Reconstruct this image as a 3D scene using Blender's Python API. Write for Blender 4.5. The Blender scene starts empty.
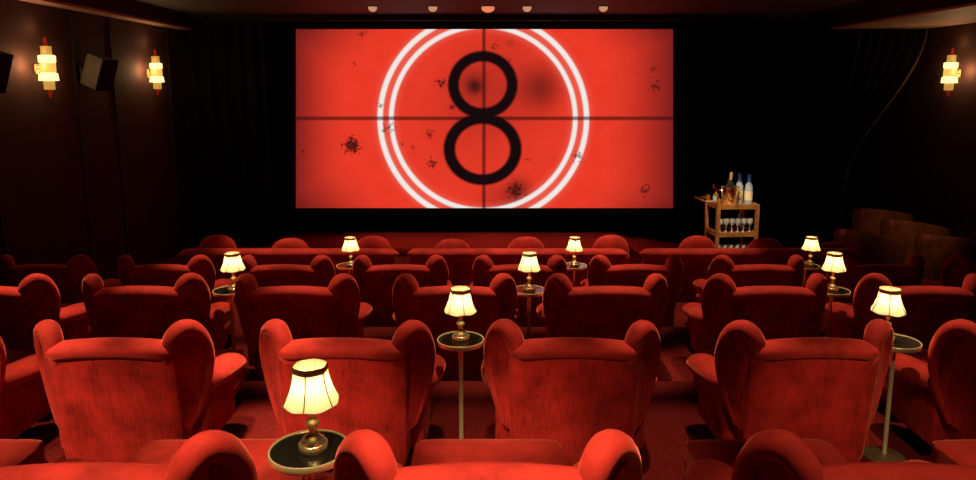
import bpy, bmesh, math, random
from mathutils import Vector, Matrix
random.seed(7)
scn = bpy.context.scene
COL = scn.collection
PI = math.pi
R = math.radians

# ------------------------------------------------------------------ helpers
def obj(name, bm, mat, parent=None, smooth=True, loc=(0, 0, 0)):
    me = bpy.data.meshes.new(name)
    bmesh.ops.recalc_face_normals(bm, faces=bm.faces[:])
    bm.to_mesh(me); bm.free()
    if smooth:
        me.polygons.foreach_set('use_smooth', [True] * len(me.polygons))
        try:
            me.set_sharp_from_angle(angle=R(50))
        except Exception:
            pass
    me.materials.append(mat)
    o = bpy.data.objects.new(name, me); COL.objects.link(o)
    o.location = loc
    if parent is not None:
        o.parent = parent
    return o

def tag(o, label, cat, group=None, kind=None):
    o['label'] = label
    o['category'] = cat
    if group: o['group'] = group
    if kind: o['kind'] = kind
    return o

def thing(name, label, cat, loc=(0, 0, 0), rz=0.0, group=None):
    o = bpy.data.objects.new(name, None); COL.objects.link(o)
    o.location = loc; o.rotation_euler = (0, 0, rz)
    return tag(o, label, cat, group)

def struct(name, bm, mat, smooth=False):
    o = obj(name, bm, mat, None, smooth); o['kind'] = 'structure'
    return o

def dup(root, loc, rz=0.0, label=None, group=None):
    r = root.copy(); COL.objects.link(r)
    r.location = loc; r.rotation_euler = (0, 0, rz)
    if label: r['label'] = label
    if group: r['group'] = group
    def kids(src, dst):
        for ch in list(src.children):
            c = ch.copy(); COL.objects.link(c); c.parent = dst
            kids(ch, c)
    kids(root, r)
    return r

def rbox(bm, x0, x1, y0, y1, z0, z1, bev=0.02, seg=3, f=None):
    r = bmesh.ops.create_cube(bm, size=1.0)
    vs = r['verts']
    for v in vs:
        v.co = Vector((x0 + (v.co.x + .5) * (x1 - x0), y0 + (v.co.y + .5) * (y1 - y0), z0 + (v.co.z + .5) * (z1 - z0)))
    if bev > 0:
        es = list({e for v in vs for e in v.link_edges})
        rr = bmesh.ops.bevel(bm, geom=vs + es, offset=bev, segments=seg, profile=.5, affect='EDGES')
        vs = list({v for v in rr['verts']} | {v for v in vs if v.is_valid})
    if f:
        for v in vs: v.co = Vector(f(v.co))
    return vs

def box(bm, x0, x1, y0, y1, z0, z1):
    return rbox(bm, x0, x1, y0, y1, z0, z1, 0)

def gridbox(bm, x0, x1, y0, y1, z0, z1, n, pw=6.0, f=None):
    """A cushion: a finely cut box pushed towards a superellipsoid, then passed through f."""
    r = bmesh.ops.create_cube(bm, size=2.0)
    es = list({e for v in r['verts'] for e in v.link_edges})
    bmesh.ops.subdivide_edges(bm, edges=es, cuts=n, use_grid_fill=True)
    c = Vector(((x0 + x1) / 2, (y0 + y1) / 2, (z0 + z1) / 2))
    h = Vector(((x1 - x0) / 2, (y1 - y0) / 2, (z1 - z0) / 2))
    for v in bm.verts:
        p = v.co
        m = max(abs(p.x), abs(p.y), abs(p.z))
        q = (abs(p.x) ** pw + abs(p.y) ** pw + abs(p.z) ** pw) ** (1 / pw)
        p = p * (m / q)
        w = Vector((c.x + p.x * h.x, c.y + p.y * h.y, c.z + p.z * h.z))
        v.co = Vector(f(w)) if f else w

def catmull(pts, n):
    out = []
    P = [pts[0]] + list(pts) + [pts[-1]]
    for i in range(1, len(P) - 2):
        for k in range(n):
            t = k / n
            a, b, c, d = P[i - 1], P[i], P[i + 1], P[i + 2]
            out.append(tuple(.5 * ((2 * b[j]) + (-a[j] + c[j]) * t + (2 * a[j] - 5 * b[j] + 4 * c[j] - d[j]) * t * t + (-a[j] + 3 * b[j] - 3 * c[j] + d[j]) * t ** 3) for j in range(len(b))))
    out.append(tuple(pts[-1]))
    return out

def tube(bm, path, n=14, up=(0, 0, 1), closed=False, caps=True):
    """path: (x, y, z, ra[, rb]) points; ra sideways radius, rb along up."""
    rings = []
    m = len(path)
    for i, p in enumerate(path):
        if closed:
            t = Vector(path[(i + 1) % m][:3]) - Vector(path[i - 1][:3])
        else:
            t = Vector(path[min(i + 1, m - 1)][:3]) - Vector(path[max(i - 1, 0)][:3])
        t.normalize()
        u = Vector(up)
        s = t.cross(u)
        if s.length < 1e-4: s = t.cross(Vector((1, 0, 0)))
        s.normalize(); w = s.cross(t).normalized()
        ra = p[3]; rb = p[4] if len(p) > 4 else ra
        rings.append([bm.verts.new(Vector(p[:3]) + s * (ra * math.cos(2 * PI * k / n)) + w * (rb * math.sin(2 * PI * k / n))) for k in range(n)])
    for i in range(m if closed else m - 1):
        a, b = rings[i], rings[(i + 1) % m]
        for k in range(n):
            bm.faces.new((a[k], a[(k + 1) % n], b[(k + 1) % n], b[k]))
    if caps and not closed:
        bm.faces.new(rings[0][::-1]); bm.faces.new(rings[-1])

def lathe(bm, prof, n=28, c=(0, 0, 0), mod=None, cap0=True, cap1=True):
    rings = []
    for r, z in prof:
        ring = []
        for k in range(n):
            a = 2 * PI * k / n
            rr, zz = (mod(r, z, a) if mod else (r, z))
            ring.append(bm.verts.new((c[0] + rr * math.cos(a), c[1] + rr * math.sin(a), c[2] + zz)))
        rings.append(ring)
    for a, b in zip(rings, rings[1:]):
        for k in range(n):
            bm.faces.new((a[k], a[(k + 1) % n], b[(k + 1) % n], b[k]))
    if cap0: bm.faces.new(rings[0][::-1])
    if cap1: bm.faces.new(rings[-1])

def cyl(bm, x, y, z0, z1, r0, r1=None, n=16):
    lathe(bm, [(r0, z0), (r1 if r1 is not None else r0, z1)], n, (x, y, 0))

# ------------------------------------------------------------------ materials
def new_mat(name):
    m = bpy.data.materials.new(name); m.use_nodes = True
    nt = m.node_tree
    b = nt.nodes.get('Principled BSDF')
    return m, nt, b

def L(nt, a, b): nt.links.new(a, b)

def noise(nt, scale, detail=4, vec=None, rough=.55):
    n = nt.nodes.new('ShaderNodeTexNoise')
    n.inputs['Scale'].default_value = scale; n.inputs['Detail'].default_value = detail
    n.inputs['Roughness'].default_value = rough
    if vec is not None: L(nt, vec, n.inputs['Vector'])
    return n

def coords(nt, scale=(1, 1, 1), rnd=False):
    tc = nt.nodes.new('ShaderNodeTexCoord')
    mp = nt.nodes.new('ShaderNodeMapping'); mp.inputs['Scale'].default_value = scale
    L(nt, tc.outputs['Object'], mp.inputs['Vector'])
    if rnd:
        oi = nt.nodes.new('ShaderNodeObjectInfo')
        mu = nt.nodes.new('ShaderNodeVectorMath'); mu.operation = 'MULTIPLY_ADD'
        cx = nt.nodes.new('ShaderNodeCombineXYZ')
        for i in range(3): L(nt, oi.outputs['Random'], cx.inputs[i])
        L(nt, cx.outputs[0], mu.inputs[0]); mu.inputs[1].default_value = (37, 53, 71)
        L(nt, mp.outputs[0], mu.inputs[2])
        return mu.outputs[0]
    return mp.outputs[0]

def ramp(nt, fac, stops):
    r = nt.nodes.new('ShaderNodeValToRGB')
    el = r.color_ramp.elements
    while len(el) < len(stops): el.new(.5)
    for e, (p, c) in zip(el, stops):
        e.position = p; e.color = (*c, 1) if len(c) == 3 else c
    L(nt, fac, r.inputs[0])
    return r.outputs[0]

def velvet(name, base, lo=.42, hi=1.5, sheen=.75, tint=(1, .20, .12), streak=True):
    m, nt, b = new_mat(name)
    v1 = coords(nt, (1, 1, 1), True)
    n1 = noise(nt, 5.5, 5, v1, .65)
    v2 = coords(nt, (150, 30, 9), True)
    n2 = noise(nt, 1.0, 3, v2, .6)
    mx = nt.nodes.new('ShaderNodeMath'); mx.operation = 'MULTIPLY_ADD'
    L(nt, n2.outputs[0], mx.inputs[0]); mx.inputs[1].default_value = .55 if streak else .15
    L(nt, n1.outputs[0], mx.inputs[2])
    k = .5 + (.275 if streak else .075)
    c = ramp(nt, mx.outputs[0], [(k - .22, tuple(x * lo for x in base)), (k, base), (k + .22, tuple(min(1, x * hi) for x in base))])
    L(nt, c, b.inputs['Base Color'])
    b.inputs['Roughness'].default_value = .75
    b.inputs['Specular IOR Level'].default_value = .12
    b.inputs['Sheen Weight'].default_value = sheen
    b.inputs['Sheen Roughness'].default_value = .38
    b.inputs['Sheen Tint'].default_value = (*tint, 1)
    bp = nt.nodes.new('ShaderNodeBump'); bp.inputs['Strength'].default_value = .22; bp.inputs['Distance'].default_value = .012
    L(nt, mx.outputs[0], bp.inputs['Height']); L(nt, bp.outputs[0], b.inputs['Normal'])
    return m

def plain(name, col, rough=.6, metal=0, var=.15, scale=8, spec=.5, bump=0):
    m, nt, b = new_mat(name)
    n = noise(nt, scale, 4, coords(nt))
    L(nt, ramp(nt, n.outputs[0], [(.3, tuple(x * (1 - var) for x in col)), (.7, tuple(min(1, x * (1 + var)) for x in col))]), b.inputs['Base Color'])
    b.inputs['Roughness'].default_value = rough; b.inputs['Metallic'].default_value = metal
    b.inputs['Specular IOR Level'].default_value = spec
    if bump:
        bp = nt.nodes.new('ShaderNodeBump'); bp.inputs['Strength'].default_value = bump; bp.inputs['Distance'].default_value = .01
        L(nt, n.outputs[0], bp.inputs['Height']); L(nt, bp.outputs[0], b.inputs['Normal'])
    return m

def emis(name, col, strength, basecol=(.5, .4, .25)):
    m, nt, b = new_mat(name)
    b.inputs['Base Color'].default_value = (*basecol, 1)
    b.inputs['Roughness'].default_value = .5
    n = noise(nt, 20, 2, coords(nt))
    L(nt, ramp(nt, n.outputs[0], [(.2, tuple(x * .85 for x in col)), (.8, col)]), b.inputs['Emission Color'])
    b.inputs['Emission Strength'].default_value = strength
    return m

def glass(name, col=(1, 1, 1), rough=.03, trans=1):
    m, nt, b = new_mat(name)
    b.inputs['Base Color'].default_value = (*col, 1)
    b.inputs['Roughness'].default_value = rough
    b.inputs['Transmission Weight'].default_value = trans
    b.inputs['IOR'].default_value = 1.45
    return m

def shade_mat():
    m, nt, b = new_mat('cream_silk')
    n = noise(nt, 60, 3, coords(nt, (1, 1, .15)))
    col = ramp(nt, n.outputs[0], [(.3, (.52, .44, .27)), (.7, (.61, .53, .36))])
    nt.nodes.remove(b)
    df = nt.nodes.new('ShaderNodeBsdfDiffuse'); tr = nt.nodes.new('ShaderNodeBsdfTranslucent')
    L(nt, col, df.inputs['Color']); L(nt, col, tr.inputs['Color'])
    mx = nt.nodes.new('ShaderNodeMixShader'); mx.inputs[0].default_value = .62
    L(nt, df.outputs[0], mx.inputs[1]); L(nt, tr.outputs[0], mx.inputs[2])
    out = nt.nodes.get('Material Output'); L(nt, mx.outputs[0], out.inputs['Surface'])
    return m

RED = (.44, .021, .014)
M = {}
M['velvet'] = velvet('red_velvet', RED)
M['velvet_plain'] = velvet('red_velvet_roll', (.50, .030, .019), .55, 1.35, 1.0, streak=False)
M['velvet_dim'] = velvet('deep_red_velvet', (.25, .006, .005), .6, 1.3, .6, streak=False)
M['wood'] = plain('dark_leg_wood', (.03, .012, .007), .45)
M['brass'] = plain('brass', (1.0, .84, .46), .24, .85, .03, 12)
M['brass_pale'] = plain('pale_brass', (1.0, .84, .42), .28, .62, .04, 12)
M['brass_old'] = plain('aged_brass', (.50, .38, .17), .42, .8, .2, 18)
M['tabletop'] = plain('black_glass', (.010, .009, .007), .08, 0, .1, 5)
M['shade'] = shade_mat()
M['band'] = plain('tan_braid', (.42, .30, .16), .8, 0, .3, 90, bump=.3)
M['trim'] = plain('brown_braid', (.22, .13, .05), .8, 0, .3, 90, bump=.3)
M['wall'] = plain('oxblood_wall', (.036, .011, .008), .85, 0, .25, 2.5, .3, .04)
M['groove'] = plain('panel_groove', (.004, .002, .002), .8)
M['ceiling'] = plain('brown_ceiling', (.040, .034, .031), .7, 0, .2, 1.5)
M['soffit'] = plain('cream_soffit', (.34, .20, .15), .6, 0, .15, 2)
M['fascia'] = plain('dark_fascia', (.006, .004, .004), .8)
M['black'] = plain('black_drape', (.006, .0055, .0055), .9, 0, .3, 3, .1)
M['drape_sheer'] = plain('charcoal_drape', (.016, .011, .011), .75, 0, .3, 6, .2)
M['hem'] = plain('drape_hem', (.10, .05, .045), .7)
M['mask'] = plain('black_masking', (.004, .004, .004), .9, spec=.05)
M['carpet'] = plain('red_carpet', (.13, .008, .006), .95, 0, .35, 60, .1, .3)
M['stage'] = plain('stage_carpet', (.30, .016, .012), .9, 0, .3, 30, .1, .2)
M['spk'] = plain('speaker_black', (.012, .012, .012), .5)
M['spk_side'] = plain('speaker_grey', (.16, .14, .12), .35, .1)
M['grille'] = plain('speaker_grille', (.004, .004, .004), .6, 0, .3, 300, .06)
M['cartwood'] = plain('cart_wood', (.27, .105, .025), .4, 0, .35, 14)
M['glass'] = glass('clear_glass', (.9, .92, .9), .12, .6)
M['bottle'] = glass('pale_glass', (.52, .62, .72), .2, .45)
M['darkbottle'] = plain('dark_bottle', (.012, .02, .008), .12)
M['blue'] = plain('blue_foil', (.05, .22, .75), .35, .3)
M['gold'] = plain('gold_foil', (.85, .62, .18), .3, .8)
M['goldlabel'] = plain('cream_paper', (.75, .62, .36), .7)
M['ice'] = plain('hammered_bucket', (.85, .68, .40), .22, 1, .15, 60, bump=.25)
M['silver'] = plain('steel', (.7, .68, .62), .2, 1)
M['leather'] = plain('brown_leather', (.19, .062, .020), .22, 0, .3, 9, .5, .12)
M['lantern_hot'] = emis('lit_lantern_glass', (1, .70, .25), 2.3, (.12, .08, .03))
M['lantern'] = emis('amber_lantern_glass', (1, .54, .10), 1.1, (.1, .06, .02))
M['lantern_cap'] = emis('dim_lantern_glass', (1, .52, .09), .55, (.1, .06, .02))
M['red_streak'] = emis('red_light_streak', (.40, .012, .008), .38, (.4, .02, .01))  # glowing red for the sconce's light streaks on the wall
M['spotlens'] = emis('spot_lens', (1, .50, .27), .55)
M['spotlens_red'] = emis('spot_lens_red', (1, .28, .14), .85)

# ------------------------------------------------------------------ screen picture
def screen_mat():
    m, nt, b = new_mat('film_leader_picture')
    nt.nodes.remove(b)
    PXM = 12.6 / 700
    tc = nt.nodes.new('ShaderNodeTexCoord')
    sx = nt.nodes.new('ShaderNodeSeparateXYZ'); L(nt, tc.outputs['Object'], sx.inputs[0])
    def math_(op, a, b_=None, c=None, clamp=False):
        n = nt.nodes.new('ShaderNodeMath'); n.operation = op; n.use_clamp = clamp
        for i, q in enumerate((a, b_, c)):
            if q is None: continue
            if isinstance(q, (int, float)): n.inputs[i].default_value = q
            else: L(nt, q, n.inputs[i])
        return n.outputs[0]
    X = math_('MULTIPLY_ADD', sx.outputs[0], 1 / PXM, 484.5)
    Y = math_('MULTIPLY_ADD', sx.outputs[1], -1 / PXM, 118.5)
    def fade(v, a, b_):                       # 1 below a, 0 above b
        n = nt.nodes.new('ShaderNodeMapRange'); n.interpolation_type = 'SMOOTHSTEP'
        L(nt, v, n.inputs[0]); n.inputs[1].default_value = a; n.inputs[2].default_value = b_
        n.inputs[3].default_value = 1; n.inputs[4].default_value = 0
        return n.outputs[0]
    def dist(cx, cy, kx=1, ky=1):
        dx = math_('MULTIPLY', math_('SUBTRACT', X, cx), kx); dy = math_('MULTIPLY', math_('SUBTRACT', Y, cy), ky)
        return math_('SQRT', math_('ADD', math_('MULTIPLY', dx, dx), math_('MULTIPLY', dy, dy)))
    def ring(cx, cy, r, hw, soft, kx=1, ky=1):
        d = math_('ABSOLUTE', math_('SUBTRACT', dist(cx, cy, kx, ky), r))
        return fade(d, hw - soft, hw + soft)
    px = nt.nodes.new('ShaderNodeCombineXYZ'); L(nt, X, px.inputs[0]); L(nt, Y, px.inputs[1])
    ns = noise(nt, .28, 6, px.outputs[0], .7)
    nl = noise(nt, .06, 3, px.outputs[0], .5)
    speck = fade(ns.outputs[0], .43, .5)
    def mixc(fac, a, c):
        n = nt.nodes.new('ShaderNodeMix'); n.data_type = 'RGBA'
        L(nt, fac, n.inputs['Factor'])
        if isinstance(a, tuple): n.inputs['A'].default_value = (*a, 1)
        else: L(nt, a, n.inputs['A'])
        if isinstance(c, tuple): n.inputs['B'].default_value = (*c, 1)
        else: L(nt, c, n.inputs['B'])
        return n.outputs['Result']
    col = mixc(nl.outputs[0], (.78, .036, .017), (.86, .05, .024))
    # the film frame's darker edges and corners, part of the projected picture
    dl = math_('MULTIPLY', fade(X, 278, 352), 1.0); dr = math_('MULTIPLY', math_('SUBTRACT', 1, fade(X, 600, 694)), 1.0)
    corner = math_('SUBTRACT', 1, fade(dist(484.5, 118.5, 1, 1.35), 140, 235))
    e = math_('MAXIMUM', math_('MULTIPLY', math_('MAXIMUM', dl, dr), .95), math_('MULTIPLY', corner, .92))
    col = mixc(e, col, (.085, .008, .009))
    # soft dark marks
    for (cx, cy, r, s, k) in [(475, 86, 12, .9, 1), (472, 84, 24, .5, 1), (541, 88, 36, .66, 1), (518, 191, 22, .7, 1), (500, 200, 34, .35, 1.3), (500, 80, 75, .28, 1), (484, 118, 120, .16, 1), (452, 107, 4.5, .85, 1), (402, 144, 4, .5, 1), (413, 147, 4, .5, 1), (510, 43, 7, .3, 1), (352, 144, 9, .55, 1.4), (470, 110, 60, .12, 1)]:
        col = mixc(math_('MULTIPLY', fade(dist(cx, cy, 1, k), 0, r), s), col, (.035, .006, .006))
    # white target rings
    ringm = math_('MAXIMUM', ring(483.3, 118, 103.2, 2.6, 1.3), ring(483.3, 118, 92, 2.3, 1.3))
    glow = math_('MULTIPLY', fade(math_('ABSOLUTE', math_('SUBTRACT', dist(483.3, 118), 97.6)), 4, 16), .22)
    col = mixc(glow, col, (1, .28, .2))
    col = mixc(ringm, col, (.86, .82, .78))
    # crosshair
    col = mixc(math_('MULTIPLY', fade(math_('ABSOLUTE', math_('SUBTRACT', Y, 118.2)), .8, 2.9), .78), col, (.05, .006, .006))
    col = mixc(math_('MULTIPLY', fade(math_('ABSOLUTE', math_('SUBTRACT', X, 483.9)), .6, 2.8), .78), col, (.04, .006, .006))
    # the figure eight
    eight = math_('MAXIMUM', ring(482.8, 84.6, 29.4, 5.6, 1.7, 1, 1.03), ring(482.6, 149, 33.2, 6.0, 1.7, 1, 1.085))
    neck = fade(dist(482.7, 116, .72, 1.4), 6, 9)
    col = mixc(math_('MAXIMUM', eight, neck), col, (.008, .003, .004))
    # speckled dirt
    for (cx, cy, r, s, th) in [(352, 145, 20, .9, .66), (441, 83, 15, .95, .60), (494, 46, 11, .8, .56), (655, 86, 20, .75, .58), (653, 68, 20, .6, .56), (645, 190, 18, .7, .60), (388, 128, 22, .7, .57), (432, 163, 18, .8, .58), (430, 134, 14, .85, .58), (577, 156, 18, .8, .58), (362, 34, 12, .6, .57), (354, 63, 10, .6, .55), (515, 190, 22, .85, .62), (303, 151, 5, .7, .62), (424, 96, 8, .6, .56), (380, 105, 14, .6, .55), (527, 160, 9, .6, .56), (510, 60, 14, .5, .53)]:
        t_ = math_('MULTIPLY_ADD', dist(cx, cy), .42 / r, ns.outputs[0])
        col = mixc(math_('MULTIPLY', fade(t_, th - .06, th + .03), s), col, (.03, .006, .006))
    em = nt.nodes.new('ShaderNodeEmission'); L(nt, col, em.inputs['Color']); em.inputs['Strength'].default_value = 1.0
    L(nt, em.outputs[0], nt.nodes['Material Output'].inputs['Surface'])
    return m

# ------------------------------------------------------------------ the place
CAMZ = 1.89
FZ = [-.018, -.225, -.39, -.65, -.88]                # floor of each terrace
BACK = [1.82, 3.44, 4.99, 6.65, 8.25]             # rear of the chair backs
STEP = [1.62, 3.24, 4.83, 6.46, 8.06]
XL, XR, YF = -5.2, 7.25, 13.15
ZC = CAMZ + 1.2                                    # ceiling
ZS = CAMZ + .95                                    # side soffits
YB = -1.0

# floor: one terraced slab
prof = [(YB, .2), (STEP[0], .2)]
for i in range(5):
    prof.append((STEP[i], FZ[i])); prof.append((STEP[i + 1] if i < 4 else YF + .2, FZ[i]))
bm = bmesh.new()
top = [(bm.verts.new((XL - .2, y, z)), bm.verts.new((XR + .2, y, z))) for y, z in prof]
bot = [(bm.verts.new((XL - .2, y, -1.2)), bm.verts.new((XR + .2, y, -1.2))) for y in (prof[0][0], prof[-1][0])]
for a, c in zip(top, top[1:]): bm.faces.new((a[0], a[1], c[1], c[0]))
bm.faces.new((bot[0][0], bot[0][1], bot[1][1], bot[1][0]))
bm.faces.new((top[0][0], top[0][1], bot[0][1], bot[0][0])); bm.faces.new((top[-1][0], top[-1][1], bot[1][1], bot[1][0]))
bm.faces.new([t[0] for t in top] + [bot[1][0], bot[0][0]]); bm.faces.new([t[1] for t in top] + [bot[1][1], bot[0][1]])
struct('floor', bm, M['carpet'])

bm = bmesh.new(); box(bm, XL - .2, XL, YB, YF + .2, -1.2, ZC + .1); struct('wall_left', bm, M['wall'])
bm = bmesh.new(); box(bm, XR, XR + .2, YB, YF + .2, -1.2, ZC + .1); struct('wall_right', bm, M['wall'])
bm = bmesh.new(); box(bm, XL - .2, XR + .2, YF, YF + .2, -1.2, ZC + .1); struct('wall_front', bm, M['black'])
bm = bmesh.new(); box(bm, XL - .2, XR + .2, YB - .2, YB, -1.2, ZC + .1); struct('wall_back', bm, M['wall'])
bm = bmesh.new(); box(bm, XL - .2, XR + .2, YB - .2, YF + .2, ZC, ZC + .15); struct('ceiling', bm, M['ceiling'])
# dropped side soffits: cream undersides with dark fascias, stopping at the front drapes
YS = 12.0
for nm, a, c, fx in (('trim_1', XL, XL + .24, XL + .24), ('trim_3', 5.72, XR, 5.72)):
    bm = bmesh.new(); box(bm, a, c, YB, YS, ZS, ZS + .03); struct(nm, bm, M['soffit'])
for nm, a, c in (('trim_2', XL, XL + .245), ('trim_4', 5.715, XR)):
    bm = bmesh.new(); box(bm, a, c, YB, YS, ZS + .03, ZC); struct(nm, bm, M['fascia'])
# vertical panel joints on the left wall
for i, y in enumerate((7.35, 8.95, 9.85, 11.6)):
    bm = bmesh.new(); box(bm, XL, XL + .018, y - .022, y + .022, -.88, ZS); struct('trim_%d' % (5 + i), bm, M['groove'])
bm = bmesh.new(); box(bm, XL + .24, 5.72, 12.02, 12.10, ZC - .10, ZC); struct('trim_9', bm, M['fascia'])

# ---------------- drapes
def pleats(name, x0, x1, y, z0, z1, mat, per=.22, amp=.045, n=None, label='', cat='curtain', group=None, bottom=None):
    bm = bmesh.new()
    n = n or max(8, int((x1 - x0) / per * 10)); rows = 6
    g = []
    for j in range(rows + 1):
        v = j / rows
        row = []
        for i in range(n + 1):
            u = i / n
            x = x0 + u * (x1 - x0)
            d = amp * math.sin(2 * PI * (x / per) + .7 * math.sin(x * 3.1)) * (.75 + .25 * (1 - v))
            if bottom: x = bottom(u, v, x)
            row.append(bm.verts.new((x, y + d, z0 + (z1 - z0) * v)))
        g.append(row)
    for a, c in zip(g, g[1:]):
        for i in range(n): bm.faces.new((a[i], a[i + 1], c[i + 1], c[i]))
    geom = bm.faces[:]
    r = bmesh.ops.solidify(bm, geom=geom, thickness=.008)
    o = obj(name, bm, mat)
    return tag(o, label, cat, group)
pleats('curtain', XL + .05, XR - .05, YF - .09, -.74, ZC, M['black'], label='wide black pleated curtain hung across the wall behind the lit screen')
pleats('curtain', XL + .02, -3.75, 12.05, -.88, ZC - .02, M['drape_sheer'], .26, .06, label='black drape in the dark corner by the wall with two sconces and a speaker')
pleats('curtain', 3.75, 5.70, 12.06, -.88, ZC - .02, M['black'], .26, .06, label='black drape hanging straight behind and beside the bar cart')

# swept drape with a pale hem, tied back by the leather chairs
def sweep(u, v, x):
    xt = 5.95 + u * 1.25
    xb = 5.70 + u * .33
    t = min(1, max(0, (v - .30) / .70))
    t = t * t * (3 - 2 * t)
    return xb + (xt - xb) * t
root = thing('tied_curtain', 'dark drape swept aside to one wall above the brown leather chairs, pale hem edge', 'curtain', (0, 0, 0))
bm = bmesh.new(); n, rows = 60, 24; g = []
for j in range(rows + 1):
    v = j / rows; row = []
    for i in range(n + 1):
        u = i / n
        row.append(bm.verts.new((sweep(u, v, 0), 11.78 + .05 * math.sin(u * 2 * PI * 7), -.88 + (ZC - .15 + .88 - .11) * v)))
    g.append(row)
for a, c in zip(g, g[1:]):
    for i in range(n): bm.faces.new((a[i], a[i + 1], c[i + 1], c[i]))
bmesh.ops.solidify(bm, geom=bm.faces[:], thickness=.008)
obj('drape', bm, M['drape_sheer'], root)
bm = bmesh.new()
tube(bm, [(sweep(1, j / 30, 0), 11.78, -.88 + (ZC - .26 + .88) * j / 30, .028, .02) for j in range(31)], 8, up=(0, 1, 0))
obj('hem', bm, M['hem'], root)
bm = bmesh.new(); lathe(bm, [(.005, -.05), (.035, -.03), (.02, 0), (.04, .03), (.005, .05)], 10, (6.05, 11.68, CAMZ - 1.47))
obj('tieback', bm, M['hem'], root)

# ---------------- stage and ramp under the screen
bm = bmesh.new(); rbox(bm, -3.7, 2.38, 11.3, 13.0, -.88, -.745, .01, 1); o = obj('stage', bm, M['stage'])
tag(o, 'low red carpeted stage under the lit screen', 'stage')
bm = bmesh.new()
vs = [bm.verts.new(p) for p in ((2.44, 11.3, -.88), (3.55, 11.0, -.88), (3.55, 12.2, -.88), (2.44, 12.6, -.88), (2.44, 11.3, -.80), (3.55, 11.0, -.87), (3.55, 12.2, -.87), (2.44, 12.6, -.80))]
for f in ((0, 1, 2, 3), (4, 5, 6, 7), (0, 1, 5, 4), (1, 2, 6, 5), (2, 3, 7, 6), (3, 0, 4, 7)): bm.faces.new([vs[i] for i in f])
tag(obj('ramp', bm, M['stage'], None, False), 'low red carpeted ramp sloping off one end of the stage', 'ramp')

# ---------------- the screen
P9 = R(9)
sc = thing('cinema_screen', 'wide lit cinema screen showing a red film countdown with a black 8', 'screen', (-.063, 12.67, 1.33))
sc.rotation_euler = (0, 0, 0)
SW, SH = 6.79 / 2, 3.22 / 2
tilt = (PI / 2 - P9, 0, 0)
bm = bmesh.new()
vs = [bm.verts.new((x, y, 0)) for x, y in ((-SW, -SH), (SW, -SH), (SW, SH), (-SW, SH))]
bm.faces.new(vs)
o = obj('picture', bm, screen_mat(), sc, False); o.rotation_euler = tilt; o['label'] = 'red film picture, black figure 8 in two white rings'
bm = bmesh.new()
rbox(bm, -SW - .14, -SW, -SH - .14, SH + .07, -.05, .02, .008, 1); rbox(bm, SW, SW + .14, -SH - .14, SH + .07, -.05, .02, .008, 1)
rbox(bm, -SW, SW, -SH - .14, -SH, -.05, .02, .008, 1); rbox(bm, -SW, SW, SH, SH + .07, -.05, .02, .008, 1)
o = obj('frame', bm, M['mask'], sc, False); o.rotation_euler = tilt
bm = bmesh.new(); box(bm, -SW, SW, -SH, SH, -.05, -.02); o = obj('backing', bm, M['mask'], sc, False); o.rotation_euler = tilt
for s in (-1, 1):
    bm = bmesh.new(); box(bm, s * 2.6 - .04, s * 2.6 + .04, -.31, -.25, -2.075, -1.735); obj('leg', bm, M['mask'], sc, False)

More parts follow.
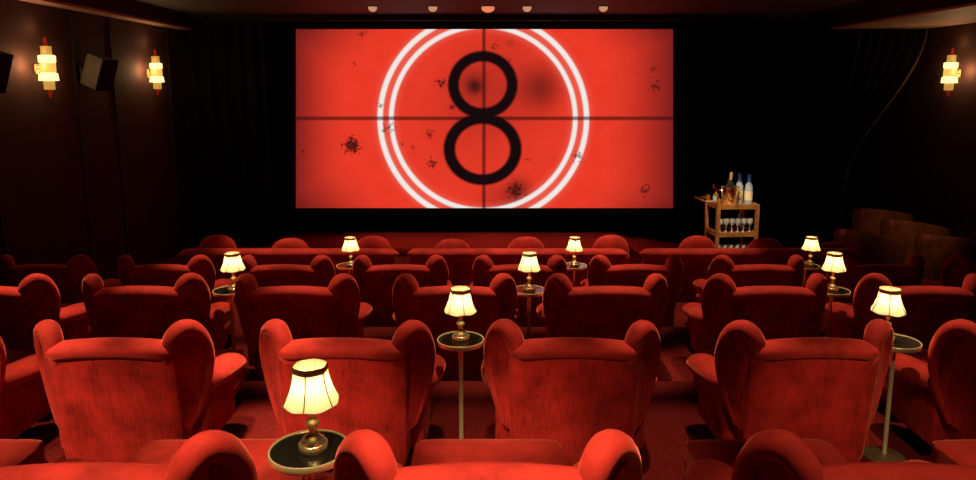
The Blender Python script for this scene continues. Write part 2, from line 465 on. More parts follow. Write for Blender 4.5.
# ------------------------------------------------------------------ wing chair
SPL = R(45)
def rake(z): return .085 * (1 - z / .8)
def make_chair():
    t = thing('wing_chair', 'x', 'chair')
    bm = bmesh.new()
    gridbox(bm, -.345, .345, .03, .17, .055, .755, 8, 16, lambda p: (p.x * (1 - .05 * (.8 - p.z)), p.y + rake(p.z) + .012 * (1 - (p.x / .345) ** 2) * (-1 if p.y < .1 else 1), p.z + .02 * (1 - (p.x / .345) ** 2) * (1 if p.z > .5 else 0)))
    obj('back', bm, M['velvet'], t)
    bm = bmesh.new(); pth = []
    for i in range(19):
        x = -.330 + .660 * i / 18
        e = 1 - abs(x / .330) ** 12 * .45
        pth.append((x, .070,   .738 + .024 * (1 - (x / .35) ** 2), .074 * e, .051 * e))
    tube(bm, pth, 18)
    obj('top_roll', bm, M['velvet_plain'], t)
    for s in (-1, 1):
        def W(a, th, z):
            return (s * (.300 + .88 * a * math.sin(SPL) + th * math.cos(SPL)), .070 + .88 * a * math.cos(SPL) - th * math.sin(SPL) + rake(z) * .6, z)
        out = catmull([(0, .40), (-.01, .60), (0, .74), (.03, .82), (.09, .85), (.155, .83), (.205, .75), (.22, .66), (.205, .56), (.17, .46), (.125, .37), (.08, .30), (.03, .28)], 4)
        bm = bmesh.new()
        A = [bm.verts.new(W(a, -.026, z)) for a, z in out]; B = [bm.verts.new(W(a, .028, z)) for a, z in out]
        m_ = len(A)
        for i in range(m_):
            bm.faces.new((A[i], A[(i + 1) % m_], B[(i + 1) % m_], B[i]))
        bm.faces.new(A); bm.faces.new(B[::-1])
        bmesh.ops.triangulate(bm, faces=[f for f in bm.faces if len(f.verts) > 4])
        w = obj('wing', bm, M['velvet'], t)
        bm = bmesh.new()
        pr = catmull([(-.03, .68, .02, .025), (-.012, .735, .042, .044), (.025, .81, .052, .048), (.085, .85, .055, .047), (.155, .828, .055, .044), (.205, .75, .052, .038), (.222, .66, .046, .032), (.207, .56, .04, .028), (.172, .46, .036, .026), (.127, .37, .032, .024), (.085, .30, .026, .02)], 5)
        nrm = Vector(W(0, 1, .5)) - Vector(W(0, 0, .5))
        tube(bm, [(*W(a, .004, z), rb, ra) for a, z, ra, rb in pr], 14, up=nrm)
        obj('wing_roll', bm, M['velvet_plain'], w)
    for s in (-1, 1):
        bm = bmesh.new()
        pth = catmull([(s * .385, .22, .49, .03, .03), (s * .39, .25, .49, .075, .05), (s * .40, .34, .49, .098, .06), (s * .40, .48, .47, .104, .062), (s * .40, .60, .455, .102, .062), (s * .40, .675, .445, .082, .05), (s * .40, .70, .44, .035, .025)], 4)
        tube(bm, pth, 18)
        a = obj('arm', bm, M['velvet_plain'], t)
        bm = bmesh.new()
        rbox(bm, s * .365 - .05, s * .365 + .05, .20, .65, .12, .45, .02, 2)
        obj('arm_panel', bm, M['velvet'], a)
    bm = bmesh.new(); rbox(bm, -.33, .33, .10, .66, .12, .30, .02, 2); obj('seat_base', bm, M['velvet'], t)
    bm = bmesh.new(); gridbox(bm, -.31, .31, .16, .69, .29, .42, 6, 7); obj('seat_cushion', bm, M['velvet_plain'], t)
    for x, y in ((-.30, .15), (.30, .15), (-.33, .53), (.33, .53)):
        bm = bmesh.new(); cyl(bm, x, y, 0, .135, .016, .026, 10); obj('leg', bm, M['wood'], t)
    return t

def make_stool():
    t = thing('footstool', 'x', 'footstool')
    bm = bmesh.new(); rbox(bm, -.315, .315, -.18, .18, .11, .25, .012, 2); obj('body', bm, M['velvet'], t)
    bm = bmesh.new(); gridbox(bm, -.325, .325, -.19, .19, .245, .355, 8, 14); c = obj('cushion', bm, M['velvet_plain'], t)
    bm = bmesh.new()
    q = [(-.318, -.183), (.318, -.183), (.318, .183), (-.318, .183)]; pth = []
    for i in range(4):
        a, b_ = Vector(q[i]), Vector(q[(i + 1) % 4])
        for k in range(6): p = a.lerp(b_, .03 + .94 * k / 5); pth.append((p.x, p.y, .248, .007))
    tube(bm, pth, 6, closed=True); obj('piping', bm, M['velvet_plain'], c)
    for x, y in ((-.27, -.15), (.27, -.15), (-.27, .15), (.27, .15)):
        bm = bmesh.new(); cyl(bm, x, y, 0, .115, .015, .023, 10); obj('leg', bm, M['wood'], t)
    return t

def make_table():
    t = thing('side_table', 'x', 'side table')
    bm = bmesh.new(); lathe(bm, [(.1275, .686), (.1275, .7)], 40); obj('top', bm, M['tabletop'], t)
    bm = bmesh.new(); lathe(bm, [(.126, .680), (.133, .680), (.135, .684), (.135, .700), (.133, .704), (.128, .704), (.127, .70)], 48, cap0=False, cap1=False)
    obj('rim', bm, M['brass_pale'], t)
    bm = bmesh.new(); lathe(bm, [(.03, .688), (.03, .672), (.0125, .66), (.0125, .03), (.02, .02)], 16); obj('pole', bm, M['brass_pale'], t)
    bm = bmesh.new(); lathe(bm, [(.11, 0), (.11, .008), (.09, .018), (.02, .026)], 36); obj('base', bm, M['brass_old'], t)
    return t

def hexr(a, k=.07):
    q = (a % (PI / 3)) - PI / 6
    return (1 - k) + k * (math.cos(PI / 6) / math.cos(q) - math.cos(PI / 6)) / (1 - math.cos(PI / 6)) 
def make_lamp():
    t = thing('table_lamp', 'x', 'lamp')
    bm = bmesh.new()
    lathe(bm, [(.0, 0), (.048, 0), (.0495, .004), (.0495, .020), (.047, .024), (.043, .025), (.042, .030), (.036, .040), (.024, .048), (.015, .060), (.012, .076), (.017, .084), (.025, .094), (.019, .104), (.010, .112), (.010, .124), (.015, .132), (.013, .142), (.0135, .150), (.0135, .195), (.004, .20)], 28, cap0=False)
    obj('base', bm, M['brass'], t)
    pr = [(.094, .170), (.090, .179), (.081, .197), (.072, .218), (.065, .240), (.060, .263), (.0575, .280), (.0565, .298)]
    def md(r, z, a):
        if z < .174: z -= .008 * abs(math.sin(3 * a)) ** 1.5
        return r * hexr(a), z
    bm = bmesh.new(); lathe(bm, catmull(pr, 2), 48, mod=md, cap0=False, cap1=False)
    s = obj('lamp_shade', bm, M['shade'], t)
    bm = bmesh.new(); lathe(bm, [(.0585, .277), (.0605, .279), (.0600, .296), (.058, .299), (.0555, .297)], 48, mod=lambda r, z, a: (r * hexr(a), z), cap0=False, cap1=False)
    obj('trim_band', bm, M['band'], s)
    bm = bmesh.new()
    tube(bm, [(.0945 * hexr(2 * PI * k / 48) * math.cos(2 * PI * k / 48), .0945 * hexr(2 * PI * k / 48) * math.sin(2 * PI * k / 48), .1695 - .008 * abs(math.sin(PI * k / 8)) ** 1.5, .0018) for k in range(48)], 6, closed=True)
    for k in range(6):
        a = k * PI / 3
        tube(bm, [((r + .001) * hexr(a) * math.cos(a), (r + .001) * hexr(a) * math.sin(a), z, .0022) for r, z in pr], 6)
    obj('trim', bm, M['trim'], s)
    return t

def lamp_light(x, y, z, e=2.3, r=.02):
    ld = bpy.data.lights.new('bulb', 'POINT'); ld.energy = e; ld.color = (1, .70, .36); ld.shadow_soft_size = r
    o = bpy.data.objects.new('bulb', ld); COL.objects.link(o); o.location = (x, y, z)

ORD = ['first', 'second', 'third', 'fourth', 'fifth', 'sixth', 'seventh', 'eighth', 'ninth', 'tenth']
ROWN = ['nearest row', 'second row back', 'third row back', 'fourth row back']
ROWX = [
    [-1.20, 0.0, 1.24],
    [-3.12, -1.975, -.77, .452, 1.72, 2.89],
    [-3.77, -2.61, -1.46, -.25, .90, 2.12, 3.29],
    [-4.42, -3.23, -2.02, -.88, .32, 1.48, 2.70, 3.90, 5.05]]
STOOLX = [[-2.30, -1.20, 0.0, 1.20, 2.30], ROWX[1], ROWX[2], ROWX[3]]
CHL = {
 0: ['red velvet wing chair of the nearest row, left of the large lamp',
     'red velvet wing chair of the nearest row, middle, right of the large lamp',
     'red velvet wing chair of the nearest row, rightmost, shaded wing tip'],
 1: ['red wing chair of the second row, leftmost, showing only its lit arm',
     'whole red wing chair of the second row, second from the left',
     'bright red chair back of the second row directly behind the large lamp',
     'red wing chair of the second row, just right of the central brass pole',
     'red wing chair of the second row, second from the right, broad streaked back',
     'red wing chair of the second row cut by the right picture edge'],
 2: None, 3: None}
GAPN = {}
def chair_label(r, i, n):
    if CHL[r]: return CHL[r][i]
    return 'dark-backed red velvet wing chair, %s from the left, %s' % (ORD[i], ['', '', 'third row from the bottom', 'row next to the sofas'][r])
chair = make_chair(); stool = make_stool()
first = True
rng = random.Random(3)
for r in range(4):
    for i, x in enumerate(ROWX[r]):
        rz = rng.uniform(-.025, .025)
        lab = chair_label(r, i, len(ROWX[r])); loc = (x, BACK[r], FZ[r])
        gp = 'velvet wing chairs'
        if first:
            chair.location = loc; chair.rotation_euler = (0, 0, rz); chair['label'] = lab; chair['group'] = gp; first = False
        else:
            dup(chair, loc, rz, lab, gp)
SROW = ['nearest row', 'second row', 'third row', 'fourth row by the sofas']
first = True
for r in range(4):
    for i, x in enumerate(STOOLX[r]):
        loc = (x, BACK[r] + .925, FZ[r]); rz = rng.uniform(-.03, .03)
        lab = 'flat red velvet footstool, %s from the left, %s' % (ORD[i], SROW[r])
        if first:
            stool.location = loc; stool['label'] = lab; stool['group'] = 'velvet footstools'; first = False
        else:
            dup(stool, loc, rz, lab, 'velvet footstools')

# tables and lamps: (row, x table, forward of the row's backs, lamp dx, lamp dy)
TAB = [(0, -.605, .385, .015, 0.0, 'at the bottom, the largest'),
       (1, -.155, .36, 0, 0, 'on the central brass pole, second row'),
       (1, 2.295, .335, -.04, .02, 'second row, by the right picture edge'),
       (2, -2.03, .345, .03, 0, 'third row, left side'),
       (2, .325, .35, 0, 0, 'third row, middle of the room'),
       (2, 2.71, .345, .0, 0, 'third row, right side'),
       (3, -1.45, .46, .02, 0, 'fourth row, left side by the long sofa'),
       (3, .90, .46, 0, 0, 'fourth row, just right of centre'),
       (3, 3.32, .46, .05, .02, 'fourth row, right side below the bar cart')]
table = make_table(); lamp = make_lamp()
for k, (r, x, f, dx, dy, w) in enumerate(TAB):
    loc = (x, BACK[r] + f, FZ[r])
    tl = 'round black brass-rimmed table, ' + w
    ll = 'lit brass lamp with cream shade, ' + w
    if k == 0:
        table.location = loc; table['label'] = tl; table['group'] = 'brass rimmed side tables'
        lamp.location = (x + dx, loc[1] + dy, loc[2] + .7015); lamp.rotation_euler = (0, 0, .5); lamp['label'] = ll; lamp['group'] = 'table lamps'
    else:
        dup(table, loc, 0, tl, 'brass rimmed side tables')
        dup(lamp, (x + dx, loc[1] + dy, loc[2] + .7015), .5 + .3 * k, ll, 'table lamps')
    lamp_light(x + dx, loc[1] + dy, loc[2] + .7 + .228)

# ------------------------------------------------------------------ long sofas and pillows
def make_sofa(w=2.70):
    t = thing('sofa', 'x', 'sofa'); h = w / 2
    bm = bmesh.new(); rbox(bm, -h + .05, h - .05, .03, .2, .12, .76, .04, 3); obj('back', bm, M['velvet'], t)
    bm = bmesh.new(); pth = []
    for i in range(41):
        x = -h + w * i / 40
        e = max(.12, (1 - abs(x / h) ** 26) ** .5)
        pth.append((x, .105, .755, .10 * e, .068 * e))
    tube(bm, pth, 16); obj('top_roll', bm, M['velvet_plain'], t)
    bm = bmesh.new(); rbox(bm, -h + .06, h - .06, .18, .85, .12, .34, .03, 2); obj('seat_base', bm, M['velvet'], t)
    for k in range(3):
        a = -h + .1 + k * (w - .2) / 3
        bm = bmesh.new(); gridbox(bm, a + .005, a + (w - .2) / 3 - .005, .20, .88, .33, .45, 5, 8); obj('seat_cushion', bm, M['velvet_plain'], t)
    for x, y in ((-h + .15, .12), (h - .15, .12), (-h + .15, .75), (h - .15, .75)):
        bm = bmesh.new(); cyl(bm, x, y, 0, .13, .02, .03, 10); obj('leg', bm, M['wood'], t)
    return t
sofa = make_sofa()
SX = [-2.44, .355, 3.20]
SL = ['long red velvet sofa, leftmost of the three below the screen',
      'long red velvet sofa in the middle, centred under the lit screen',
      'long red velvet sofa standing in front of the bar cart, rightmost of three']
for k, x in enumerate(SX):
    loc = (x, BACK[4], FZ[4])
    if k == 0:
        sofa.location = loc; sofa['label'] = SL[0]; sofa['group'] = 'long sofas by the screen'
    else: dup(sofa, loc, 0, SL[k], 'long sofas by the screen')
def make_pillow():
    bm = bmesh.new()
    gridbox(bm, -.25, .25, -.10, .10, 0, .5, 8, 2.4)
    return tag(obj('pillow', bm, M['velvet_plain']), 'x', 'pillow', 'rounded pillows on the sofas')
PX = [213, 287, 371, 452, 527, 613, 701, 770, 838]
PT = [.47, .43, .46, .42, .45, .47, .46, .43, .38]
pw = make_pillow()
for k, p in enumerate(PX):
    D = 8.72; x = (p - 488) / 700 * D
    o = pw if k == 0 else pw.copy()
    if k: COL.objects.link(o)
    o.location = (x, BACK[4] + .40, FZ[4] + .455); o.rotation_euler = (-.06, 0, rng.uniform(-.1, .1)); o.scale = (.95, 1, PT[k] / .5)
    o['label'] = 'round-topped red velvet pillow behind a sofa back, %s from the left' % ORD[k]

# ------------------------------------------------------------------ wall sconces
def make_sconce():
    t = thing('wall_sconce', 'x', 'wall lamp')       # origin at the wall, +x away from the wall
    bm = bmesh.new(); rbox(bm, 0, .02, -.03, .03, -.06, .06, .006, 2); obj('wall_plate', bm, M['brass_old'], t)
    bm = bmesh.new(); tube(bm, [(.015, 0, 0, .012), (.06, 0, 0, .012), (.14, 0, 0, .012)], 8); obj('bracket', bm, M['brass_old'], t)
    c = (.14, 0, 0)
    bm = bmesh.new(); lathe(bm, [(.052, .155), (.058, .165), (.055, .235), (.06, .25), (.05, .258)], 18, c); obj('top_cap', bm, M['lantern_cap'], t)
    bm = bmesh.new(); lathe(bm, [(.06, .07), (.088, .075), (.09, .15), (.07, .158)], 12, c); obj('upper_glass', bm, M['lantern_hot'], t)
    bm = bmesh.new(); lathe(bm, [(.075, -.04), (.083, -.03), (.083, .06), (.072, .068)], 12, c); obj('middle_glass', bm, M['lantern'], t)
    bm = bmesh.new(); lathe(bm, [(.06, -.135), (.104, -.13), (.096, -.05), (.078, -.042)], 12, c); obj('lower_glass', bm, M['lantern_hot'], t)
    bm = bmesh.new(); lathe(bm, [(.045, -.235), (.058, -.23), (.058, -.145), (.05, -.138)], 18, c); obj('bottom_cap', bm, M['lantern_cap'], t)
    for nm, z0, z1 in (('upper_light_streak', .258, .36), ('lower_light_streak', -.235, -.33)):  # glowing tips shaped to stand in for red light streaks on the wall
        bm = bmesh.new(); lathe(bm, [(.020, z0), (.022, z0 + (z1 - z0) * .3), (.014, z0 + (z1 - z0) * .75), (.004, z1)], 12, c); obj(nm, bm, M['red_streak'], t)
    return t
def sconce_light(x, y, z, e):
    ld = bpy.data.lights.new('sconce_glow', 'POINT'); ld.energy = e; ld.color = (1, .55, .24); ld.shadow_soft_size = .04
    o = bpy.data.objects.new('sconce_glow', ld); COL.objects.link(o); o.location = (x, y, z)
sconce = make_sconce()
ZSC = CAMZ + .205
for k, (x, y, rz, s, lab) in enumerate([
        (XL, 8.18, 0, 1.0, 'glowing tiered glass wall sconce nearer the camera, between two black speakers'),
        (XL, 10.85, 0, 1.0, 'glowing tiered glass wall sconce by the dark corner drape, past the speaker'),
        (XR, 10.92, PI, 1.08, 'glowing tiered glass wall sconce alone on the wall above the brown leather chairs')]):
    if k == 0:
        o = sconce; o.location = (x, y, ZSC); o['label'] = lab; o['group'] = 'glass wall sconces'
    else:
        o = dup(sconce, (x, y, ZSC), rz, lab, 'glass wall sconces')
    o.scale = (s, s, s)
    sg = 1 if x < 0 else -1
    sconce_light(x + sg * .12, y - .22, ZSC + .04, 9); sconce_light(x + sg * .12, y + .22, ZSC, 4.5); sconce_light(x + sg * .10, y, ZSC + .46, .8)

# ------------------------------------------------------------------ loudspeakers
def make_speaker():
    t = thing('loudspeaker', 'x', 'speaker')         # +x into the room
    bm = bmesh.new(); rbox(bm, 0, .05, -.09, .09, -.1, .1, .008, 1); obj('wall_bracket', bm, M['spk'], t)
    bm = bmesh.new(); tube(bm, [(.04, 0, 0, .018), (.12, 0, 0, .018)], 8); obj('bracket_arm', bm, M['spk'], t)
    rot = Matrix.Rotation(R(20), 4, 'Y')
    bm = bmesh.new()
    vs = [Vector(p) for p in ((-.16, -.13, -.22), (.12, -.17, -.22), (.12, .17, -.22), (-.16, .13, -.22), (-.16, -.13, .22), (.12, -.17, .22), (.12, .17, .22), (-.16, .13, .22))]
    bv = [bm.verts.new(rot @ v + Vector((.25, 0, 0))) for v in vs]
    for f in ((0, 3, 2, 1), (4, 5, 6, 7), (0, 1, 5, 4), (1, 2, 6, 5), (2, 3, 7, 6), (3, 0, 4, 7)): bm.faces.new([bv[i] for i in f])
    bmesh.ops.bevel(bm, geom=bm.edges[:], offset=.012, segments=2, affect='EDGES')
    obj('cabinet', bm, M['spk_side'], t)
    bm = bmesh.new(); vs = rbox(bm, .115, .15, -.175, .175, -.225, .225, .012, 2)
    for v in vs: v.co = rot @ v.co + Vector((.25, 0, 0))
    obj('grille', bm, M['grille'], t)
    return t
spk = make_speaker()
spk.scale = (.88, .88, .92); spk.location = (XL, 9.12, ZSC - .015); spk.rotation_euler = (0, 0, R(-4)); spk['label'] = 'black loudspeaker with grey side, tilted down between the two left wall sconces'; spk['group'] = 'wall loudspeakers'
dup(spk, (XL, 7.08, ZSC - .03), R(-4), 'black loudspeaker cut off by the picture edge left of the first sconce', 'wall loudspeakers')

# ------------------------------------------------------------------ ceiling spots
def make_spot():
    t = thing('ceiling_spotlight', 'x', 'ceiling light')
    bm = bmesh.new(); lathe(bm, [(.05, 0), (.05, -.012), (.03, -.02)], 18); obj('mount', bm, M['fascia'], t)
    bm = bmesh.new(); lathe(bm, [(.062, -.018), (.066, -.03), (.058, -.062), (.03, -.085), (.006, -.092)], 20); obj('lens', bm, M['spotlens'], t)
    return t
sp = make_spot()
for k, (p, lab) in enumerate([(373, 'small warm ceiling spotlight above the left part of the screen, first of five'),
                              (433, 'small warm ceiling spotlight above the left arc of the white circle'),
                              (488, 'wider reddish ceiling spotlight right above the figure 8'),
                              (527, 'small warm ceiling spotlight just right of the wider reddish one'),
                              (603, 'small warm ceiling spotlight at the right end of the row of five')]):
    loc = ((p - 488) / 700 * 10.47, 10.75, ZC)
    if k == 0: sp.location = loc; o = sp; sp['label'] = lab; sp['group'] = 'ceiling spotlights'
    else: o = dup(sp, loc, 0, lab, 'ceiling spotlights')
    if k == 2:
        o.scale = (1.5, 1.5, 1.1)
        for ch in o.children:
            if ch.name.startswith('lens'):
                ch.data = ch.data.copy(); ch.data.materials[0] = M['spotlens_red']

# ------------------------------------------------------------------ bar cart
BX, BY, BZ, BR, CS = 3.50, 9.9, FZ[4], R(4), 1.2
bc = thing('bar_cart', 'wooden drinks trolley with three shelves standing by the black drape', 'bar cart', (BX, BY, BZ), BR)
bc.scale = (CS, CS, CS)
HW, HD = .235, .17
for x in (-HW, HW):
    for y in (-HD, HD):
        bm = bmesh.new(); box(bm, x - .02, x + .02, y - .02, y + .02, .06, 1.02 if x < 0 else .94); obj('post', bm, M['cartwood'], bc, False)
        bm = bmesh.new(); lathe(bm, [(.0, -.012), (.03, -.012), (.03, .012), (.0, .012)], 14); bmesh.ops.rotate(bm, verts=bm.verts, cent=(0, 0, 0), matrix=Matrix.Rotation(PI / 2, 3, 'X')); bmesh.ops.translate(bm, verts=bm.verts, vec=(x, y, .031)); obj('wheel', bm, M['spk'], bc)
for z in (.93, .60, .36):
    bm = bmesh.new(); rbox(bm, -HW, HW, -HD, HD, z - .025, z, .004, 1); s_ = obj('shelf', bm, M['cartwood'], bc, False)
    bm = bmesh.new()
    for y in (-HD, HD): box(bm, -HW - .02, HW + .02, y - .012, y + .012, z - .035, z + .022)
    for x in (-HW, HW): box(bm, x - .012, x + .012, -HD, HD, z - .035, z + .022)
    obj('shelf_edge', bm, M['cartwood'], s_, False)
bm = bmesh.new(); tube(bm, catmull([(-HW, -HD, .98, .014), (-HW - .14, -HD, .99, .014), (-HW - .16, -HD + .06, .99, .014), (-HW - .16, HD - .06, .99, .014), (-HW - .14, HD, .99, .014), (-HW, HD, .98, .014)], 4), 8); obj('handle', bm, M['cartwood'], bc)
bm = bmesh.new(); tube(bm, [(-HW - .15, -HD, .98, .012), (-HW - .15, -HD, .45, .012), (-HW, -HD, .45, .012)], 8); obj('side_bracket', bm, M['cartwood'], bc)
RM = Matrix.Rotation(BR, 4, 'Z')
def on_cart(x, y, z): return Vector((BX, BY, BZ)) + RM @ (Vector((x, y, z + .003)) * CS)

bk = thing('ice_bucket', 'shiny gold ice bucket on the bar cart top holding a champagne bottle', 'ice bucket', on_cart(-.05, -.03, .93)); bk.scale = (CS, CS, CS)
bm = bmesh.new(); lathe(bm, [(.0, 0), (.075, 0), (.08, .01), (.105, .20), (.112, .21), (.106, .212), (.098, .20), (.072, .02), (0, .02)], 28, cap0=False, cap1=False); obj('pail', bm, M['ice'], bk)
for s in (-1, 1):
    bm = bmesh.new(); tube(bm, [(s * (.105 + .03 * math.sin(a)), .035 * math.cos(a), .17, .006) for a in [PI * i / 8 for i in range(9)]], 6); obj('ring_handle', bm, M['ice'], bk)
def bottle(name, lab, loc, body, cap, H=.32, r=.04, labm=None, rot=(0, 0, 0), caplen=.26, group=None):
    t = thing(name, lab, 'bottle', loc, 0, group); t.rotation_euler = rot; t.scale = (CS, CS, CS)
    bm = bmesh.new(); lathe(bm, [(0, 0), (r, 0), (r * 1.02, .01), (r, H * .55), (r * .75, H * .66), (r * .38, H * .74), (r * .34, H * .96), (r * .2, H * .965)], 20, cap0=False); obj('body', bm, body, t)
    bm = bmesh.new(); lathe(bm, [(r * .42, H * (1 - caplen)), (r * .42, H * .99), (r * .36, H), (0, H)], 16, cap1=False); obj('cap', bm, cap, t)
    if labm:
        bm = bmesh.new(); lathe(bm, [(r * 1.03, H * .15), (r * 1.03, H * .45)], 20, cap0=False, cap1=False); obj('paper_label', bm, labm, t)
    return t
o = on_cart(-.06, -.03, .955)
bottle('champagne_bottle', 'champagne bottle with gold foil neck standing in the ice bucket', o, M['darkbottle'], M['gold'], .36, .04, None, (0, .05, 0), .42)
bottle('dark_bottle', 'slim dark bottle standing behind the ice bucket on the cart', on_cart(.0, .12, .93), M['darkbottle'], M['darkbottle'], .30, .035)
bottle('clear_bottle', 'clear spirit bottle with blue cap on the cart, nearer the ice bucket', on_cart(.10, .05, .93), M['bottle'], M['blue'], .36, .046, M['goldlabel'], group='blue capped bottles')
bottle('clear_bottle', 'clear spirit bottle with blue cap at the outer edge of the cart top', on_cart(.172, -.05, .93), M['bottle'], M['blue'], .36, .046, M['goldlabel'], group='blue capped bottles')
bottle('amber_bottle', 'small bottle with pale label at the end of the middle shelf', on_cart(.165, .10, .60), M['bottle'], M['gold'], .28, .035, M['goldlabel'])
t = thing('ice_tongs', 'steel ice tongs leaning against the gold bucket on the cart', 'tongs', on_cart(-.185, -.06, .93)); t.rotation_euler = (0, -.3, BR); t.scale = (CS, CS, CS)
for s in (-1, 1):
    bm = bmesh.new(); tube(bm, [(s * .012, 0, .004, .005), (s * .012, 0, .2, .005), (0, 0, .26, .006)], 6); obj('arm', bm, M['silver'], t)
def glass_ob(name, lab, loc, kind, group):
    bm = bmesh.new()
    if kind == 'tumbler':
        pr = [(0, 0), (.03, 0), (.036, .095), (.033, .095), (.027, .012), (0, .012)]
    else:
        pr = [(0, 0), (.032, 0), (.030, .005), (.006, .012), (.005, .075), (.02, .09), (.036, .125), (.034, .17), (.031, .17), (.032, .125), (.016, .096), (0, .092)]
    lathe(bm, pr, 18, cap0=False, cap1=False)
    o = tag(obj(name, bm, M['glass']), lab, 'glass', group); o.location = loc; o.scale = (CS, CS, CS)
    return o
g0 = None
for k in range(6):
    lab = 'stemmed wine glass on the middle cart shelf, %s from the left' % ORD[k]
    p = on_cart(-.175 + .072 * k, -.10, .60)
    if g0 is None: g0 = glass_ob('wine_glass', lab, p, 'wine', 'wine glasses on the cart')
    else:
        o = g0.copy(); COL.objects.link(o); o.location = p; o['label'] = lab
g1 = None
for k in range(6):
    for j in range(1):
        lab = 'short tumbler on the lowest cart shelf, %s from the left' % ORD[k]
        p = on_cart(-.185 + .075 * k, -.10, .36)
        if g1 is None: g1 = glass_ob('tumbler', lab, p, 'tumbler', 'tumblers on the cart')
        else:
            o = g1.copy(); COL.objects.link(o); o.location = p; o['label'] = lab; o.scale = (CS, CS, CS)
t = thing('small_jar', 'small gold-lidded jar by the handle end of the cart top', 'jar', on_cart(-.165, .09, .93)); t.scale = (CS, CS, CS)
bm = bmesh.new(); lathe(bm, [(0, 0), (.035, 0), (.038, .07), (.03, .08), (0, .08)], 16, cap0=False, cap1=False); obj('body', bm, M['bottle'], t)
bm = bmesh.new(); lathe(bm, [(.032, .08), (.032, .10), (.01, .115), (.012, .13), (0, .135)], 16, cap1=False); obj('lid', bm, M['gold'], t)

# ------------------------------------------------------------------ brown leather tub chairs
def make_tub():
    t = thing('tub_chair', 'x', 'chair')
    bm = bmesh.new(); prs = []
    n = 28
    ring = []
    for i in range(n + 1):
        a = R(-25) + R(230) * i / n
        h = .62 + .14 * math.sin(max(0, min(PI, (a + R(25)) / R(230) * PI)))
        cx, cy = math.cos(a), math.sin(a)
        sec = []
        for (rr, z) in ((.30, .16), (.40, .16), (.44, h - .06), (.42, h), (.35, h), (.33, h - .06)):
            sec.append(bm.verts.new((rr * cx, rr * cy * .95, z)))
        ring.append(sec)
    for a, b_ in zip(ring, ring[1:]):
        for k in range(6): bm.faces.new((a[k], a[(k + 1) % 6], b_[(k + 1) % 6], b_[k]))
    bm.faces.new(ring[0][::-1]); bm.faces.new(ring[-1])
    obj('shell_back', bm, M['leather'], t)
    bm = bmesh.new(); lathe(bm, [(0, .15), (.33, .15), (.335, .38), (.31, .44), (0, .46)], 28, cap0=False, cap1=False); obj('seat', bm, M['leather'], t)
    for a in (45, 135, 225, 315):
        bm = bmesh.new(); cyl(bm, .25 * math.cos(R(a)), .25 * math.sin(R(a)), 0, .16, .016, .025, 10); obj('leg', bm, M['wood'], t)
    return t
tub = make_tub(); tub.scale = (1.05, 1.05, 1.1)
for k, (x, y, rz, lab) in enumerate([
        (5.35, 9.6, 2.2, 'brown leather tub chair in the dark corner, leftmost, below the tied drape'),
        (6.5, 11.35, 2.5, 'brown leather tub chair in the dark corner, furthest back under the sconce'),
        (6.3, 9.25, 2.4, 'brown leather tub chair in the dark corner, widest, by the right wall'),
        (6.42, 10.33, 2.3, 'brown leather tub chair in the dark corner, second row, between the leftmost and widest')]):
    if k == 0: tub.location = (x, y, FZ[4]); tub.rotation_euler = (0, 0, rz); tub['label'] = lab; tub['group'] = 'leather tub chairs'
    else: dup(tub, (x, y, FZ[4]), rz, lab, 'leather tub chairs')

# ------------------------------------------------------------------ lights
def spot(x, y, z, tx, ty, tz, e, col=(1, .62, .36), cone=70, blend=.6, size=.06):  # unseen light source, no fixture is built for it
    ld = bpy.data.lights.new('unseen_spot', 'SPOT'); ld.energy = e; ld.color = col
    ld.spot_size = R(cone); ld.spot_blend = blend; ld.shadow_soft_size = size
    o = bpy.data.objects.new('unseen_spot', ld); COL.objects.link(o); o.location = (x, y, z)
    o.rotation_euler = (Vector((tx, ty, tz)) - Vector((x, y, z))).to_track_quat('-Z', 'Y').to_euler()
ZL = ZC - .06
W1 = (1, .72, .46)
# unseen downlights just ahead of each row of backs, lighting the tops
for x, e in ((-1.15, 320), (.03, 430), (1.3, 110)):
    spot(x, 1.45, ZL, x, 1.93, 0, e, W1, cone=35)
for x, e in ((-2.5, 280), (-1.35, 460), (-.15, 190), (1.1, 240), (2.45, 220)):
    spot(x, 3.95, ZL, x, 3.74, 0, e, W1, cone=30)
for x, e in ((-3.4, 430), (-2.3, 330), (-1.2, 300), (-.1, 360), (1.0, 330), (2.1, 240), (3.2, 190)):
    spot(x, 5.55, ZL, x, 5.30, -.4, e, W1, cone=28)
for x, e in ((-2.6, 300), (-1.3, 320), (-.1, 320), (1.1, 360), (2.6, 240)):
    spot(x, 7.2, ZL, x, 6.95, -.6, e, W1, cone=31)
for x, e in ((-2.4, 330), (-.6, 320), (.9, 420), (2.4, 280)):
    spot(x, 8.62, ZL, x, 8.5, -.8, e, W1, cone=38)
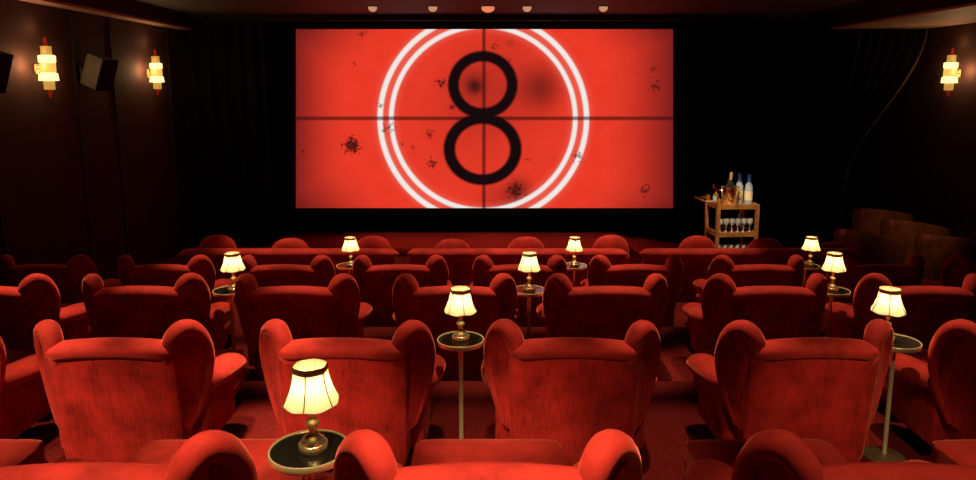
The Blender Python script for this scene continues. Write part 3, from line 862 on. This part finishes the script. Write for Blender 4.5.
# unseen spots added overhead near the camera, brightening the second row's backs
for x, y, tx, e, c in ((-4.2, 1.0, -2.1, 700, 22), (-1.6, .6, -.95, 700, 21), (.25, .35, .35, 190, 22), (1.7, .35, 1.9, 330, 21)):
    spot(x, y, ZL, tx, 3.44, -.05, e, W1, cone=c, blend=.8, size=.1)
spot(-.9, .9, ZL, .13, 3.44, -.02, 560, (1, .74, .48), cone=15, blend=1, size=.1)
spot(-3.3, 1.2, ZL, -2.2, 3.44, .05, 260, (1, .74, .48), cone=14, blend=1, size=.1)
spot(-1.9, 1.3, ZL, -1.02, 3.44, .05, 260, (1, .74, .48), cone=13, blend=1, size=.1)
# unseen pin spots added to brighten: seat arm by the second chair, drinks trolley, stage, leather chairs
spot(-1.45, 3.3, ZL, -1.42, 4.0, .25, 420, (1, .78, .55), cone=13, blend=.8)
spot(2.9, 8.2, ZL, 3.50, 9.9, -.1, 800, (1, .80, .52), cone=17, blend=.5)
for x in (-1.0, 1.2):
    spot(x, 10.4, ZL, x, 12.0, -.75, 200, W1, cone=50, blend=.8)
spot(5.2, 8.0, ZC - .06, 6.0, 9.9, -.2, 130, (1, .62, .34), cone=34)

w = bpy.data.worlds.new('dark'); scn.world = w; w.use_nodes = True
w.node_tree.nodes['Background'].inputs[0].default_value = (.02, .012, .01, 1)
w.node_tree.nodes['Background'].inputs[1].default_value = .1

# ------------------------------------------------------------------ camera
cd = bpy.data.cameras.new('camera'); cam = bpy.data.objects.new('camera', cd); COL.objects.link(cam)
cam.location = (0, 0, CAMZ); cam.rotation_euler = (PI / 2 - P9, 0, 0)
cd.sensor_width = 36; cd.lens = 36 * 700 / 976; cd.shift_y = -42 / 976
cd.clip_start = .02; cd.clip_end = 60
scn.camera = cam
scn.view_settings.view_transform = 'Standard'
try: scn.view_settings.look = 'None'
except Exception: pass
scn.view_settings.exposure = 0; scn.view_settings.gamma = 1; scn.view_settings.use_curve_mapping = False
scn.cycles.max_bounces = 8
scn.cycles.sample_clamp_indirect = 4
